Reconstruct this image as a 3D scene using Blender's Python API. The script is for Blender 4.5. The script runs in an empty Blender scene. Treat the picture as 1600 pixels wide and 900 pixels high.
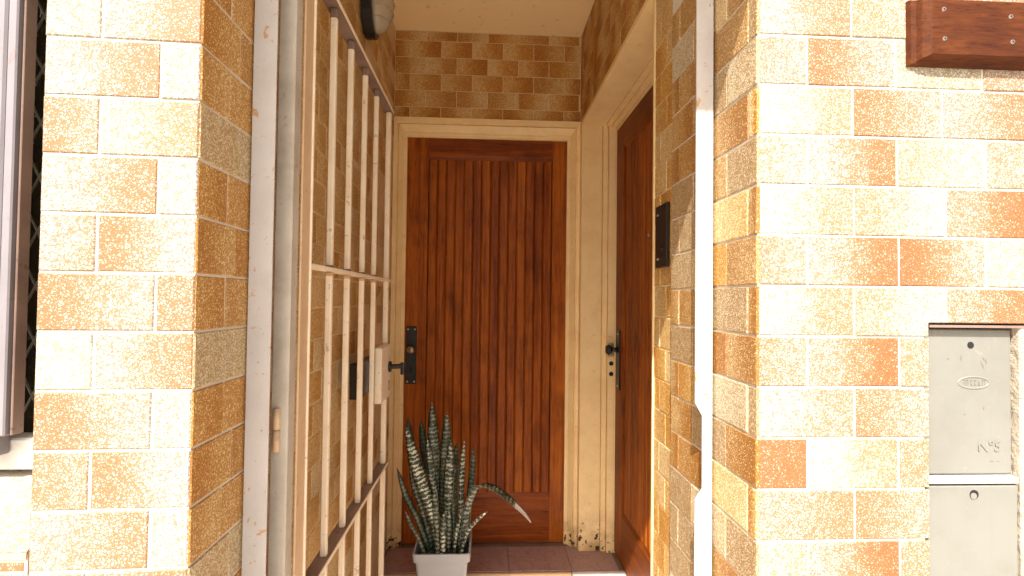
import bpy, bmesh, math, random
from mathutils import Vector, Matrix
random.seed(7)
S = bpy.context.scene
COL = S.collection

# ------------------------------------------------------------------ camera, light, exposure
cam_d = bpy.data.cameras.new("camera"); cam = bpy.data.objects.new("camera", cam_d); COL.objects.link(cam)
FPX, YAW, PIT, ROL = 801.26, math.radians(2.8416), math.radians(1.2891), math.radians(0.68807)
cam_d.sensor_fit = 'HORIZONTAL'; cam_d.sensor_width = 36.0; cam_d.lens = 36.0 * FPX / 1600.0
cam_d.clip_start = 0.02; cam_d.clip_end = 3000
_r = Vector((math.cos(YAW), -math.sin(YAW), 0))
_f = Vector((math.sin(YAW)*math.cos(PIT), math.cos(YAW)*math.cos(PIT), math.sin(PIT)))
_u = _r.cross(_f)
# picture is turned clockwise by ROL
_r2 = _r*math.cos(ROL) + _u*math.sin(ROL)
_u2 = -_r*math.sin(ROL) + _u*math.cos(ROL)
cam.matrix_world = Matrix(((_r2.x, _u2.x, -_f.x, 0), (_r2.y, _u2.y, -_f.y, 0), (_r2.z, _u2.z, -_f.z, 0), (0, 0, 0, 1)))
S.camera = cam

SUN = Vector((-0.34, -1.0, 1.2)).normalized()          # towards the sun
W = bpy.data.worlds.new("World"); S.world = W; W.use_nodes = True
wn = W.node_tree.nodes; wl = W.node_tree.links
sky = wn.new('ShaderNodeTexSky'); sky.sky_type = 'NISHITA'; sky.sun_disc = False
sky.sun_elevation = math.asin(SUN.z); sky.sun_rotation = math.atan2(SUN.x, SUN.y) % (2*math.pi)
sky.air_density = 0.8; sky.dust_density = 6.0; sky.ozone_density = 0.4
wl.new(sky.outputs[0], wn['Background'].inputs[0]); wn['Background'].inputs[1].default_value = 0.08
sl = bpy.data.lights.new("sun", 'SUN'); sl.energy = 3.7; sl.angle = math.radians(0.5); sl.color = (1.0, 0.975, 0.94)
so = bpy.data.objects.new("sun", sl); COL.objects.link(so)
so.rotation_euler = (-SUN).to_track_quat('-Z', 'Y').to_euler(); so.location = SUN*6
S.view_settings.view_transform = 'Standard'; S.view_settings.look = 'None'; S.view_settings.gamma = 1
S.view_settings.exposure = 1.6
S.cycles.max_bounces = 10; S.cycles.diffuse_bounces = 7

# ------------------------------------------------------------------ helpers
def link(o, parent=None):
    COL.objects.link(o)
    if parent is not None: o.parent = parent
    return o
def obj(name, bm, mat, parent=None, smooth=False, loc=(0, 0, 0), rz=0):
    me = bm if isinstance(bm, bpy.types.Mesh) else bpy.data.meshes.new(name)
    if not isinstance(bm, bpy.types.Mesh):
        bmesh.ops.recalc_face_normals(bm, faces=bm.faces); bm.to_mesh(me); bm.free()
        if smooth:
            for p in me.polygons: p.use_smooth = True
        if mat: me.materials.append(mat)
    o = bpy.data.objects.new(name, me); o.location = loc; o.rotation_euler = (0, 0, rz)
    return link(o, parent)
def tag(o, label=None, cat=None, group=None, kind=None):
    if label: o['label'] = label
    if cat: o['category'] = cat
    if group: o['group'] = group
    if kind or label: o['kind'] = kind or 'thing'
    return o
def thing(name, label, cat, loc=(0, 0, 0)):
    e = bpy.data.objects.new(name, None); e.empty_display_size = .05; e.location = loc
    return tag(link(e), label, cat)
def box(bm, x0, x1, y0, y1, z0, z1, bev=0.0):
    vs = [bm.verts.new((x, y, z)) for x in (x0, x1) for y in (y0, y1) for z in (z0, z1)]
    fs = [bm.faces.new([vs[i] for i in q]) for q in ((0, 1, 3, 2), (4, 6, 7, 5), (0, 4, 5, 1), (2, 3, 7, 6), (0, 2, 6, 4), (1, 5, 7, 3))]
    if bev:
        es = list({e for f in fs for e in f.edges})
        bmesh.ops.bevel(bm, geom=es, offset=bev, segments=1, affect='EDGES', profile=.5)
    return bm
def bx(*a, **k):
    return box(bmesh.new(), *a, **k)
def cyl(bm, p0, p1, r, n=14, r2=None, cap=True):
    p0, p1 = Vector(p0), Vector(p1); d = (p1-p0).normalized()
    a = d.cross(Vector((0, 0, 1)) if abs(d.z) < .9 else Vector((1, 0, 0))).normalized(); b = d.cross(a)
    r2 = r if r2 is None else r2
    A = [bm.verts.new(p0+(a*math.cos(t)+b*math.sin(t))*r) for t in [2*math.pi*i/n for i in range(n)]]
    B = [bm.verts.new(p1+(a*math.cos(t)+b*math.sin(t))*r2) for t in [2*math.pi*i/n for i in range(n)]]
    for i in range(n): bm.faces.new((A[i], A[(i+1) % n], B[(i+1) % n], B[i]))
    if cap: bm.faces.new(A); bm.faces.new(B)
    return bm
def prism(bm, pts, axis, a0, a1):
    """extrude a closed polygon (2-D points) along an axis"""
    def P(p, a):
        return {'X': (a, p[0], p[1]), 'Y': (p[0], a, p[1]), 'Z': (p[0], p[1], a)}[axis]
    A = [bm.verts.new(P(p, a0)) for p in pts]; B = [bm.verts.new(P(p, a1)) for p in pts]
    n = len(pts)
    for i in range(n): bm.faces.new((A[i], A[(i+1) % n], B[(i+1) % n], B[i]))
    bm.faces.new(A); bm.faces.new(B)
    return bm

# ------------------------------------------------------------------ materials
class NT:
    def __init__(s, name):
        s.m = bpy.data.materials.new(name); s.m.use_nodes = True
        s.n = s.m.node_tree.nodes; s.l = s.m.node_tree.links; s.b = s.n['Principled BSDF']
    def node(s, t, **k):
        nd = s.n.new(t)
        for a, v in k.items(): setattr(nd, a, v)
        return nd
    def put(s, sock, v):
        if hasattr(v, 'is_output') or isinstance(v, bpy.types.NodeSocket): s.l.new(v, sock)
        elif isinstance(v, (tuple, list)) and sock.type == 'RGBA': sock.default_value = tuple(v)+((1,) if len(v) == 3 else ())
        else: sock.default_value = v
    def math(s, op, a, b=0.0, clamp=False):
        nd = s.node('ShaderNodeMath', operation=op, use_clamp=clamp); s.put(nd.inputs[0], a); s.put(nd.inputs[1], b); return nd.outputs[0]
    def mix(s, f, a, b, mode='MIX'):
        nd = s.node('ShaderNodeMix', data_type='RGBA', blend_type=mode); s.put(nd.inputs[0], f); s.put(nd.inputs[6], a); s.put(nd.inputs[7], b); return nd.outputs[2]
    def ramp(s, f, stops):
        nd = s.node('ShaderNodeValToRGB'); s.put(nd.inputs[0], f); cr = nd.color_ramp
        while len(cr.elements) < len(stops): cr.elements.new(.5)
        for e, (p, c) in zip(cr.elements, stops):
            e.position = p; e.color = tuple(c)+(1,) if len(c) == 3 else c
        return nd.outputs[0]
    def step(s, f, a, b):
        nd = s.node('ShaderNodeMapRange', interpolation_type='SMOOTHSTEP'); s.put(nd.inputs[0], f); nd.inputs[1].default_value = a; nd.inputs[2].default_value = b; return nd.outputs[0]
    def coords(s, which='Object', scale=(1, 1, 1), rand=0.0):
        tc = s.node('ShaderNodeTexCoord'); v = tc.outputs[which]
        if rand:
            oi = s.node('ShaderNodeObjectInfo'); r = s.math('MULTIPLY', oi.outputs['Random'], rand)
            ad = s.node('ShaderNodeVectorMath', operation='ADD'); s.l.new(v, ad.inputs[0]); s.l.new(r, ad.inputs[1]); v = ad.outputs[0]
        mp = s.node('ShaderNodeMapping'); mp.inputs['Scale'].default_value = scale; s.l.new(v, mp.inputs[0]); return mp.outputs[0]
    def noise(s, v, sc, det=2, rough=.5, dist=0):
        nd = s.node('ShaderNodeTexNoise'); s.l.new(v, nd.inputs['Vector']); nd.inputs['Scale'].default_value = sc
        nd.inputs['Detail'].default_value = det; nd.inputs['Roughness'].default_value = rough; nd.inputs['Distortion'].default_value = dist
        return nd.outputs['Fac']
    def voro(s, v, sc, feat='F1', out='Distance'):
        nd = s.node('ShaderNodeTexVoronoi', feature=feat); s.l.new(v, nd.inputs['Vector']); nd.inputs['Scale'].default_value = sc; return nd.outputs[out]
    def bump(s, h, strength=.5, dist=.001):
        nd = s.node('ShaderNodeBump'); nd.inputs['Strength'].default_value = strength; nd.inputs['Distance'].default_value = dist
        s.put(nd.inputs['Height'], h); s.l.new(nd.outputs[0], s.b.inputs['Normal']); return nd
    def fin(s, color=None, rough=None, spec=None, metal=None, coat=None):
        if color is not None: s.put(s.b.inputs['Base Color'], color)
        if rough is not None: s.put(s.b.inputs['Roughness'], rough)
        if spec is not None: s.b.inputs['Specular IOR Level'].default_value = spec
        if metal is not None: s.b.inputs['Metallic'].default_value = metal
        if coat is not None: s.b.inputs['Coat Weight'].default_value = coat; s.b.inputs['Coat Roughness'].default_value = .18
        return s.m

def tile_material(name, island=False, bounce_tint=False):
    """glazed orange-peel wall tile: object colour = (tone at the left, tone at the right, greyness)"""
    t = NT(name)
    v = t.coords('Object', rand=37.0)
    oi = t.node('ShaderNodeObjectInfo')
    if island:
        g = t.node('ShaderNodeNewGeometry'); r = g.outputs['Random Per Island']
        tone = t.math('ADD', t.math('MULTIPLY', r, .55), t.math('MULTIPLY', t.noise(v, 14), .4)); grey = t.math('FRACT', t.math('MULTIPLY', r, 7.3))
    else:
        sp = t.node('ShaderNodeSeparateColor'); t.l.new(oi.outputs['Color'], sp.inputs[0])
        gx = t.node('ShaderNodeSeparateXYZ'); tc = t.node('ShaderNodeTexCoord'); t.l.new(tc.outputs['Generated'], gx.inputs[0])
        wob = t.math('MULTIPLY', t.math('SUBTRACT', t.noise(v, 30, 2), .5), .5)
        pos = t.step(t.math('ADD', gx.outputs['X'], wob), .12, .88)
        mx = t.node('ShaderNodeMix', data_type='FLOAT'); t.l.new(pos, mx.inputs[0]); t.l.new(sp.outputs[0], mx.inputs[2]); t.l.new(sp.outputs[1], mx.inputs[3])
        tone = t.math('ADD', mx.outputs[0], t.math('MULTIPLY', t.math('SUBTRACT', t.noise(v, 60, 3), .5), .25)); grey = sp.outputs[2]
    # curdled glaze: pale blobs in a coloured net
    ds = t.node('ShaderNodeTexNoise'); t.l.new(v, ds.inputs['Vector']); ds.inputs['Scale'].default_value = 200; ds.inputs['Detail'].default_value = 2
    ad = t.node('ShaderNodeVectorMath', operation='MULTIPLY_ADD'); t.l.new(ds.outputs['Color'], ad.inputs[0]); ad.inputs[1].default_value = (.0085, .0085, .0085); t.l.new(v, ad.inputs[2])
    n1 = t.voro(ad.outputs[0], 225, 'DISTANCE_TO_EDGE'); n2 = t.noise(v, 330, 1.5, .5, .4)
    tone = t.math('ADD', tone, 0.0, clamp=True)
    wid = t.math('ADD', .10, t.math('MULTIPLY', tone, .21))                # the net widens where the glaze is deeper
    wid = t.math('ADD', wid, t.math('MULTIPLY', t.math('SUBTRACT', t.noise(v, 110, 3, .6), .5), .30))
    net = t.step(t.math('ADD', t.math('SUBTRACT', wid, n1), t.math('MULTIPLY', t.math('SUBTRACT', t.noise(v, 260, 2, .6), .5), .35)), -.07, .13)
    if bounce_tint:  # passage-side copy of the same tile: warm bounce light painted into its colour
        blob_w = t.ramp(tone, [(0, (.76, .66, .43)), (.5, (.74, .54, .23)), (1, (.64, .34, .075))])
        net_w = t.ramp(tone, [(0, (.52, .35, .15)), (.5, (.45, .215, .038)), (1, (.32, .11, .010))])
    else:
        blob_w = t.ramp(tone, [(0, (.40, .388, .36)), (.35, (.395, .365, .305)), (.7, (.385, .30, .222)), (1, (.345, .21, .115))])
        net_w = t.ramp(tone, [(0, (.215, .182, .138)), (.3, (.24, .158, .084)), (.65, (.255, .122, .050)), (1, (.222, .082, .025))])
    if bounce_tint: grey = t.math('MULTIPLY', grey, .7)
    blob_c = t.ramp(tone, [(0, (0.525, 0.508, 0.435)), (1, (0.443, 0.344, 0.205))]); net_c = t.ramp(tone, [(0, (0.271, 0.238, 0.164)), (.5, (0.254, 0.180, 0.094)), (1, (0.180, 0.107, 0.041))])
    c = t.mix(net, t.mix(grey, blob_w, blob_c), t.mix(grey, net_w, net_c))
    pits = t.step(t.noise(v, 120, 2, .5, 1.5), .36, .29)               # small brown pits
    c = t.mix(t.math('MULTIPLY', pits, .18), c, (.22, .12, .05))
    t.bump(t.math('ADD', t.math('MULTIPLY', net, -.8), t.math('MULTIPLY', n2, .3)), .5, .0014)
    return t.fin(c, t.math('ADD', .38, t.math('MULTIPLY', net, .15)), .3)
M = {}
M['tile'] = tile_material('glazed_tile'); M['tile_far'] = tile_material('glazed_tile_field', True); M['tile_bounce'] = tile_material('bounce_tinted_tile', bounce_tint=True)

t = NT('grout'); v = t.coords('Object'); n = t.noise(v, 60, 4)
M['grout_bounce'] = None
M['grout'] = t.fin(t.mix(n, (.50, .44, .35), (.62, .56, .47)), .9)
t = NT('bounce_tinted_grout'); v = t.coords('Object'); M['grout_bounce'] = t.fin(t.mix(t.noise(v, 30, 4), (.56, .40, .20), (.76, .60, .36)), .9)  # same grout for the passage walls, tinted with the warm bounce light
t = NT('plaster_ceiling'); v = t.coords('Object'); n = t.noise(v, 6, 5, .6); sp_ = t.step(t.noise(v, 34, 2), .33, .27)
c = t.mix(n, (.86, .65, .33), (.90, .72, .40)); c = t.mix(t.math('MULTIPLY', sp_, .35), c, (.35, .24, .13)); t.bump(t.noise(v, 90, 3), .2, .002)
M['ceiling'] = t.fin(c, .8)
t = NT('outside_plaster'); v = t.coords('Object'); n = t.noise(v, 5, 5); t.bump(t.noise(v, 60, 4), .4, .004)
M['plaster'] = t.fin(t.mix(n, (.50, .44, .34), (.62, .56, .44)), .9)
t = NT('rough_mortar'); v = t.coords('Object'); n = t.noise(v, 50, 5, .7); t.bump(t.noise(v, 90, 4, .7), 1, .008)
M['mortar'] = t.fin(t.mix(n, (.30, .22, .14), (.60, .54, .43)), .95)

def wood(name, dark, mid, light, axis='Z', gloss=.46, coat=.05, st=.045):
    t = NT(name)
    sc = {'Z': (1, 1, st), 'X': (st, 1, 1), 'Y': (1, st, 1)}[axis]
    v = t.coords('Object', sc, 5.0)
    a = t.noise(v, 46, 4, .6, .6); b = t.noise(v, 210, 3, .65); oi = t.node('ShaderNodeObjectInfo')
    f = t.math('ADD', t.math('MULTIPLY', a, .75), t.math('ADD', t.math('MULTIPLY', b, .45), t.math('MULTIPLY', t.math('SUBTRACT', oi.outputs['Random'], .55), .17)))
    c = t.ramp(f, [(.28, dark), (.55, mid), (.86, light)])
    lv = t.noise(t.coords('Object', (1, 1, 1), 3.0), 4.5, 4, .6); c = t.mix(t.math('MULTIPLY', t.step(lv, .45, .75), .5), c, dark)
    pore = t.step(t.noise(v, 420, 2), .38, .30); c = t.mix(t.math('MULTIPLY', pore, .45), c, tuple(x*.35 for x in dark))
    t.bump(b, .12, .0008)
    return t.fin(c, t.math('ADD', gloss, t.math('MULTIPLY', a, .16)), .16, coat=coat)
M['wood'] = wood('varnished_wood', (.050, .008, .001), (.23, .050, .0035), (.47, .135, .009))
M['wood_x'] = wood('varnished_wood_across', (.06, .010, .001), (.20, .042, .003), (.36, .095, .008), 'X')
M['wood_y'] = wood('varnished_wood_side', (.04, .007, .001), (.17, .038, .003), (.32, .09, .007), 'Y')
M['plaque'] = wood('weathered_red_wood', (.035, .007, .002), (.095, .025, .005), (.17, .054, .011), 'X', .62, 0, .16)

def paint(name, base, dirt, wear=0.0, rough=.45, rust=None, foot=None):
    """painted surface; rust = brown chips anywhere, foot = height below which the paint has flaked"""
    t = NT(name); v = t.coords('Object')
    c = t.mix(t.step(t.noise(v, 9, 5, .65), .35, .75), base, dirt)
    st = t.noise(t.coords('Object', (1, 1, .05)), 60, 3); c = t.mix(t.math('MULTIPLY', t.step(st, .55, .8), .35), c, dirt)
    if rust:
        k = t.step(t.noise(v, 38, 4, .6, .5), .648, .69); k2 = t.step(t.noise(v, 110, 2), .675, .72); k = t.math('MAXIMUM', k, t.math('MULTIPLY', k2, .8))
        c = t.mix(t.math('MULTIPLY', k, wear), c, rust)
    if foot:
        g = t.node('ShaderNodeNewGeometry'); sx = t.node('ShaderNodeSeparateXYZ'); t.l.new(g.outputs['Position'], sx.inputs[0])
        h = t.step(sx.outputs['Z'], foot[1], foot[0])                     # 1 at the foot
        chip = t.step(t.math('ADD', t.noise(v, 46, 4, .6), t.math('MULTIPLY', h, .18)), .75, .77)
        stain = t.math('MULTIPLY', h, t.step(t.noise(v, 18, 3), .35, .65))
        c = t.mix(t.math('MULTIPLY', stain, .55), c, (.36, .22, .09)); c = t.mix(chip, c, (.035, .022, .012))
    t.bump(t.noise(v, 130, 3), .12, .001)
    return t.fin(c, rough, .4)
M['cream'] = paint('cream_gloss_paint', (.86, .66, .34), (.78, .56, .27), .2, .4, (.20, .10, .04), (-1.18, -.95))
M['white_metal'] = paint('white_metal_paint', (.50, .475, .455), (.43, .40, .38), .85, .42, (.42, .22, .07))
M['bar_metal'] = paint('cream_bar_paint', (.88, .765, .59), (.80, .65, .46), .5, .42, (.30, .20, .12))
M['stile_metal'] = paint('grey_white_stile_paint', (.46, .41, .34), (.33, .28, .215), .5, .5, (.32, .14, .07))
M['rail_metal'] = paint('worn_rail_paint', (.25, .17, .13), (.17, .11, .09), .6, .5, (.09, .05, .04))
M['tan_metal'] = paint('tan_edge_paint', (.58, .40, .24), (.50, .33, .19), .4, .5, (.30, .16, .08))
M['meter_paint'] = paint('grey_cream_paint', (.190, .186, .160), (.165, .160, .135), .5, .5, (.25, .22, .18))
M['window_paint'] = paint('grey_window_paint', (.21, .19, .20), (.18, .162, .168), .5, .5, (.20, .12, .09))
M['sill_white'] = paint('white_sill_paint', (.78, .76, .72), (.70, .66, .60), .2, .5, (.4, .3, .2))
t = NT('black_iron'); v = t.coords('Object'); t.bump(t.noise(v, 120, 3), .2, .001)
M['black'] = t.fin(t.mix(t.noise(v, 40, 3), (.012, .011, .010), (.035, .030, .025)), .38, .5, .3)
t = NT('dull_brass'); v = t.coords('Object'); M['brass'] = t.fin(t.mix(t.noise(v, 60, 3), (.32, .22, .12), (.46, .36, .24)), .32, .5, .85)
t = NT('steel_screw'); v = t.coords('Object'); M['steel'] = t.fin(t.mix(t.noise(v, 200, 2), (.50, .44, .34), (.66, .60, .48)), .35, .5, .9)
t = NT('void_dark'); M['void'] = t.fin((.008, .007, .006), .9)
t = NT('pot_plastic'); v = t.coords('Object'); c = t.mix(t.noise(v, 14, 4), (.30, .315, .33), (.36, .375, .385)); c = t.mix(t.math('MULTIPLY', t.step(t.noise(v, 30, 4), .62, .72), .4), c, (.35, .30, .24))
M['pot'] = t.fin(c, .42)
t = NT('soil'); v = t.coords('Object'); n = t.noise(v, 70, 5, .7); t.bump(n, 1, .01); M['soil'] = t.fin(t.mix(n, (.012, .009, .006), (.05, .035, .022)), .95)

t = NT('snake_plant_leaf'); uv = t.node('ShaderNodeUVMap'); uv.uv_map = 'UVMap'; sx = t.node('ShaderNodeSeparateXYZ'); t.l.new(uv.outputs[0], sx.inputs[0])
v = t.coords('Object', rand=9.0); oi = t.node('ShaderNodeObjectInfo')
zig = t.noise(v, 95, 3, .6); lam = t.node('ShaderNodeSeparateColor'); t.l.new(oi.outputs['Color'], lam.inputs[0])
wv = t.math('SINE', t.math('ADD', t.math('MULTIPLY', sx.outputs['Y'], 400), t.math('MULTIPLY', zig, 11.0)))
band = t.step(t.math('ADD', wv, t.math('MULTIPLY', t.math('SUBTRACT', t.noise(v, 34, 3), .5), 4.0)), -.1, 1.1)
amt = t.math('MULTIPLY', band, lam.outputs[0])
c = t.mix(amt, (.016, .030, .017), (.56, .58, .44))
edge = t.step(t.math('ABSOLUTE', t.math('SUBTRACT', sx.outputs['X'], .5)), .455, .49); c = t.mix(t.math('MULTIPLY', edge, .7), c, (.50, .50, .30))
t.bump(t.noise(v, 160, 2), .15, .001)
M['leaf'] = t.fin(c, .38, .5)
t = NT('leaf_sunlit_tip'); v = t.coords('Object'); M['leaf_tip_sun'] = t.fin(t.mix(t.noise(v, 90, 3), (.74, .71, .64), (.86, .84, .80)), .7)  # tip of the bent leaf: sunlight painted on as white
t = NT('leaf_red_tip'); M['leaf_red'] = t.fin((.45, .17, .09), .6)

t = NT('floor_tile'); v = t.coords('Object', rand=11.0)
vein = t.step(t.math('ABSOLUTE', t.math('SUBTRACT', t.noise(v, 13, 5, .6, 1.4), .5)), .035, .0)
c = t.mix(t.noise(v, 7, 4), (.32, .195, .18), (.40, .265, .245)); c = t.mix(t.math('MULTIPLY', vein, .6), c, (.20, .095, .075))
M['floor_tile'] = t.fin(c, t.math('ADD', .22, t.math('MULTIPLY', t.noise(v, 20, 3), .2)), .5)
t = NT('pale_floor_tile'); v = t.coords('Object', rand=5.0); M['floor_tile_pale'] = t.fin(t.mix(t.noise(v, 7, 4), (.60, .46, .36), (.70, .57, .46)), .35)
t = NT('marble_threshold'); v = t.coords('Object'); M['marble'] = t.fin(t.mix(t.noise(v, 16, 5, .6, 1), (.62, .57, .52), (.74, .70, .66)), .35)
t = NT('concrete'); v = t.coords('Object'); n = t.noise(v, 5, 6, .65); t.bump(t.noise(v, 80, 4), .4, .004); M['concrete'] = t.fin(t.mix(n, (.53, .465, .375), (.64, .575, .475)), .9)
t = NT('asphalt'); v = t.coords('Object'); n = t.noise(v, 3, 6, .7); t.bump(t.noise(v, 60, 4), .5, .006); M['asphalt'] = t.fin(t.mix(n, (.05, .048, .046), (.085, .08, .076)), .9)
t = NT('lamp_glass'); v = t.coords('Object'); M['lamp_glass'] = t.fin(t.mix(t.noise(v, 25, 3), (.42, .34, .22), (.62, .54, .40)), .16, .5); t.b.inputs['Transmission Weight'].default_value = .25
t = NT('window_glass'); v = t.coords('Object'); t.bump(t.noise(v, 70, 2, .5, .8), .6, .004); M['glass'] = t.fin((.035, .028, .014), .10, .6)
t = NT('lead_came'); M['lead'] = t.fin((.30, .27, .20), .3, .5, .6)
t = NT('scuff'); M['scuff'] = t.fin((.12, .115, .10), .8)

# ------------------------------------------------------------------ wall tiles
TH = .009
_tm = {}
def tile_mesh(w, h, mat='tile'):
    k = (round(w, 4), round(h, 4), mat)
    if k not in _tm:
        bm = bmesh.new(); b = .0016
        o = [(-w/2, -h/2), (w/2, -h/2), (w/2, h/2), (-w/2, h/2)]
        i = [(-w/2+b, -h/2+b), (w/2-b, -h/2+b), (w/2-b, h/2-b), (-w/2+b, h/2-b)]
        B = [bm.verts.new((x, TH*.5, z)) for x, z in o]; Fm = [bm.verts.new((x, -TH*.5+b, z)) for x, z in o]; F = [bm.verts.new((x, -TH*.5, z)) for x, z in i]
        for q in range(4):
            r = (q+1) % 4
            bm.faces.new((B[q], B[r], Fm[r], Fm[q])); bm.faces.new((Fm[q], Fm[r], F[r], F[q]))
        bm.faces.new(F)
        me = bpy.data.meshes.new('tile'); bmesh.ops.recalc_face_normals(bm, faces=bm.faces); bm.to_mesh(me); bm.free(); me.materials.append(M[mat]); _tm[k] = me
    return _tm[k]
G = .0032
class Wall:
    """flat tiled wall seen from its front; p0 is its left end and p1 its right end, in plan"""
    def __init__(s, root, p0, p1, mat='tile'):
        s.root = root; s.mat = mat; s.p0 = Vector((p0[0], p0[1], 0)); d = Vector((p1[0]-p0[0], p1[1]-p0[1], 0)); s.L = d.length; s.d = d.normalized()
        s.n = Vector((s.d.y, -s.d.x, 0)); s.rz = math.atan2(s.d.y, s.d.x)
    def tile(s, a, b, z0, z1, ta, tb, g):
        if b-a < .012 or z1-z0 < .012: return
        me = tile_mesh(b-a-G, z1-z0-G, s.mat)
        p = s.p0+s.d*((a+b)/2)-s.n*(TH*.5)+s.n*random.uniform(-.0006, .0006)
        o = bpy.data.objects.new('tile', me); o.location = (p.x, p.y, (z0+z1)/2)
        o.rotation_euler = (random.gauss(0, .004), random.gauss(0, .0022), s.rz+random.gauss(0, .003))
        o.color = (ta, tb, g, 1); link(o, s.root)
    def rows(s, zs, joint, tone, holes=()):
        """zs = descending list of joint heights; joint(i) = offset of the first vertical joint"""
        for i in range(len(zs)-1):
            z1, z0 = zs[i], zs[i+1]
            a = 0.0; b = joint(i)
            while a < s.L-.001:
                e = min(b, s.L)
                if not any((a+e)/2 > h[0] and (a+e)/2 < h[1] and (z0+z1)/2 > h[2] and (z0+z1)/2 < h[3] for h in holes):
                    s.tile(a, e, z0, z1, *tone(i, a))
                a = e; b = a+.150
def rtone(i=0, a=0):
    r = random.random()
    if r < .22: return (random.uniform(.1, .25), random.uniform(.25, .45), random.uniform(.6, 1))
    if r < .40: return (random.uniform(.2, .35), random.uniform(.2, .35), random.uniform(0, .3))
    x = random.uniform(.15, .4); y = random.uniform(.6, .95)
    return (x, y, random.uniform(0, .25)) if random.random() < .5 else (y, x, random.uniform(0, .25))
def dtone(i=0, a=0):
    x = random.uniform(.28, .5); y = random.uniform(.75, 1.0)
    return (x, y, random.uniform(0, .25)) if random.random() < .5 else (y, x, random.uniform(0, .25))
def field(root, p0, p1, rects, zref):
    """the same tiles beyond the picture's edge, one joined part"""
    w = Wall(root, p0, p1); bm = bmesh.new()
    ang = w.rz; rot = Matrix.Rotation(ang, 3, 'Z')
    for (s0, s1, z0, z1) in rects:
        k = math.floor((z0-zref)/.08)
        z = zref+k*.08
        i = 0
        while z < z1-.02:
            za, zb = max(z, z0), min(z+.08, z1); a = s0; b = s0+(.075 if i % 2 else .15)
            while a < s1-.01:
                e = min(b, s1)
                if e-a > .01 and zb-za > .01:
                    c = bmesh.new(); box(c, -(e-a-G)/2, (e-a-G)/2, -TH, 0, -(zb-za-G)/2, (zb-za-G)/2)
                    p = w.p0+w.d*((a+e)/2); off = Vector((p.x, p.y, (za+zb)/2))
                    mp = {vv: bm.verts.new(rot @ vv.co+off) for vv in c.verts}
                    for f in c.faces: bm.faces.new([mp[x] for x in f.verts])
                    c.free()
                a = e; b = a+.15
            z += .08; i += 1
    o = obj('tile', bm, M['tile_far'], root); o['kind'] = 'stuff'
    return o
zR = [.4273-.08*k for k in range(-3, 14)]      # joint heights on the right side
zL = [.3498-.08*k for k in range(-4, 13)]      # joint heights on the left side
GND = -1.45; LAND = -1.27; STEP = -1.18; TOP = 2.2; CEIL = 1.30; YB = 2.48

# ---- right front wall with its return into the entrance
rw = thing('tiled_wall', 'sunlit orange and cream tile wall right of the entrance, holding the wooden plaque', 'wall', (.43, .79, GND))
R0 = rw.location.copy()
def under(root, o):            # keep world placement under an empty that only moves
    o.matrix_parent_inverse = Matrix.Translation(-root.location)
Yf = .787; XJ = .4255
front = Wall(rw, (XJ+.002, Yf), (1.10, Yf))
off = front.p0.x
T = {  # row: (x0, x1, tone left, tone right, grey)
 -3: [(.4282, .585, .2, .5, .2), (.585, .735, .7, .3, 0), (.735, .885, .2, .6, .2), (.885, 1.035, .3, .5, .6)],
 -2: [(.4282, .51, .3, .3, .2), (.51, .66, .2, .7, .1), (.66, .81, .5, .2, .3), (.81, .96, .3, .7, .1), (.96, 1.10, .2, .3, .8)],
 -1: [(.4282, .585, .2, .5, .2), (.585, .735, .7, .3, 0), (.735, .885, .2, .6, .2), (.885, 1.035, .3, .5, .6)],
 0: [(.4282, .581, .08, .55, .25), (.581, .732, .45, .25, .7), (.732, .885, .2, .5, .3), (.885, 1.04, .3, .6, .1)],
 1: [(.4282, .508, .30, .22, .05), (.508, .655, .72, .24, 0), (.655, .802, .30, .38, 1), (.802, .955, .42, .5, 0), (.955, 1.10, .3, .6, .1)],
 2: [(.4282, .583, .05, .45, .75), (.583, .733, .70, .28, .05), (.733, .885, .22, .62, 0), (.885, 1.04, .2, .5, .4)],
 3: [(.4282, .508, .25, .15, .3), (.508, .657, .12, .74, 0), (.657, .807, .42, .16, .8), (.807, .957, .32, .25, .2), (.957, 1.10, .3, .6, .1)],
 4: [(.4282, .585, .03, .45, .6), (.585, .738, .45, .06, .6), (.738, .885, .35, .85, 0), (.885, 1.04, .3, .6, .3)],
 5: [(.4282, .508, .40, .25, .05), (.508, .659, .22, .82, 0), (.659, .806, .86, .25, 0), (.806, .957, .2, .3, 1), (.957, 1.10, .3, .6, .1)],
 6: [(.4282, .585, .02, .48, .45), (.585, .709, .42, .12, .5), (.7058, .738, .12, .05, .5, -.031), (.738, .887, .38, .75, 0, -.031), (.887, 1.04, .3, .6, .2)],
 7: [(.4282, .508, .44, .32, .05), (.508, .659, .28, .90, 0), (.659, .709, .40, .40, .4), (.905, 1.055, .3, .6, .1)],
 8: [(.4282, .585, .04, .40, .1), (.585, .709, .58, .30, 0), (.905, .98, .3, .3, .1), (.98, 1.10, .5, .2, .1)],
 9: [(.4282, .508, .82, .86, 0), (.508, .657, .06, .55, .85), (.657, .709, .48, .48, .3), (.905, 1.055, .3, .6, .1)],
 10: [(.4282, .585, .30, .58, .05), (.585, .709, .62, .32, .05), (.905, .98, .6, .3, .1), (.98, 1.10, .5, .2, .1)],
 11: [(.4282, .509, .18, .35, .6), (.509, .659, .22, .92, 0), (.659, .709, .5, .5, .25), (.905, 1.055, .3, .6, .5)],
 12: [(.4282, .585, .2, .5, .2), (.585, .709, .4, .3, .3), (.905, 1.10, .2, .4, .2)],
}
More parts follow.
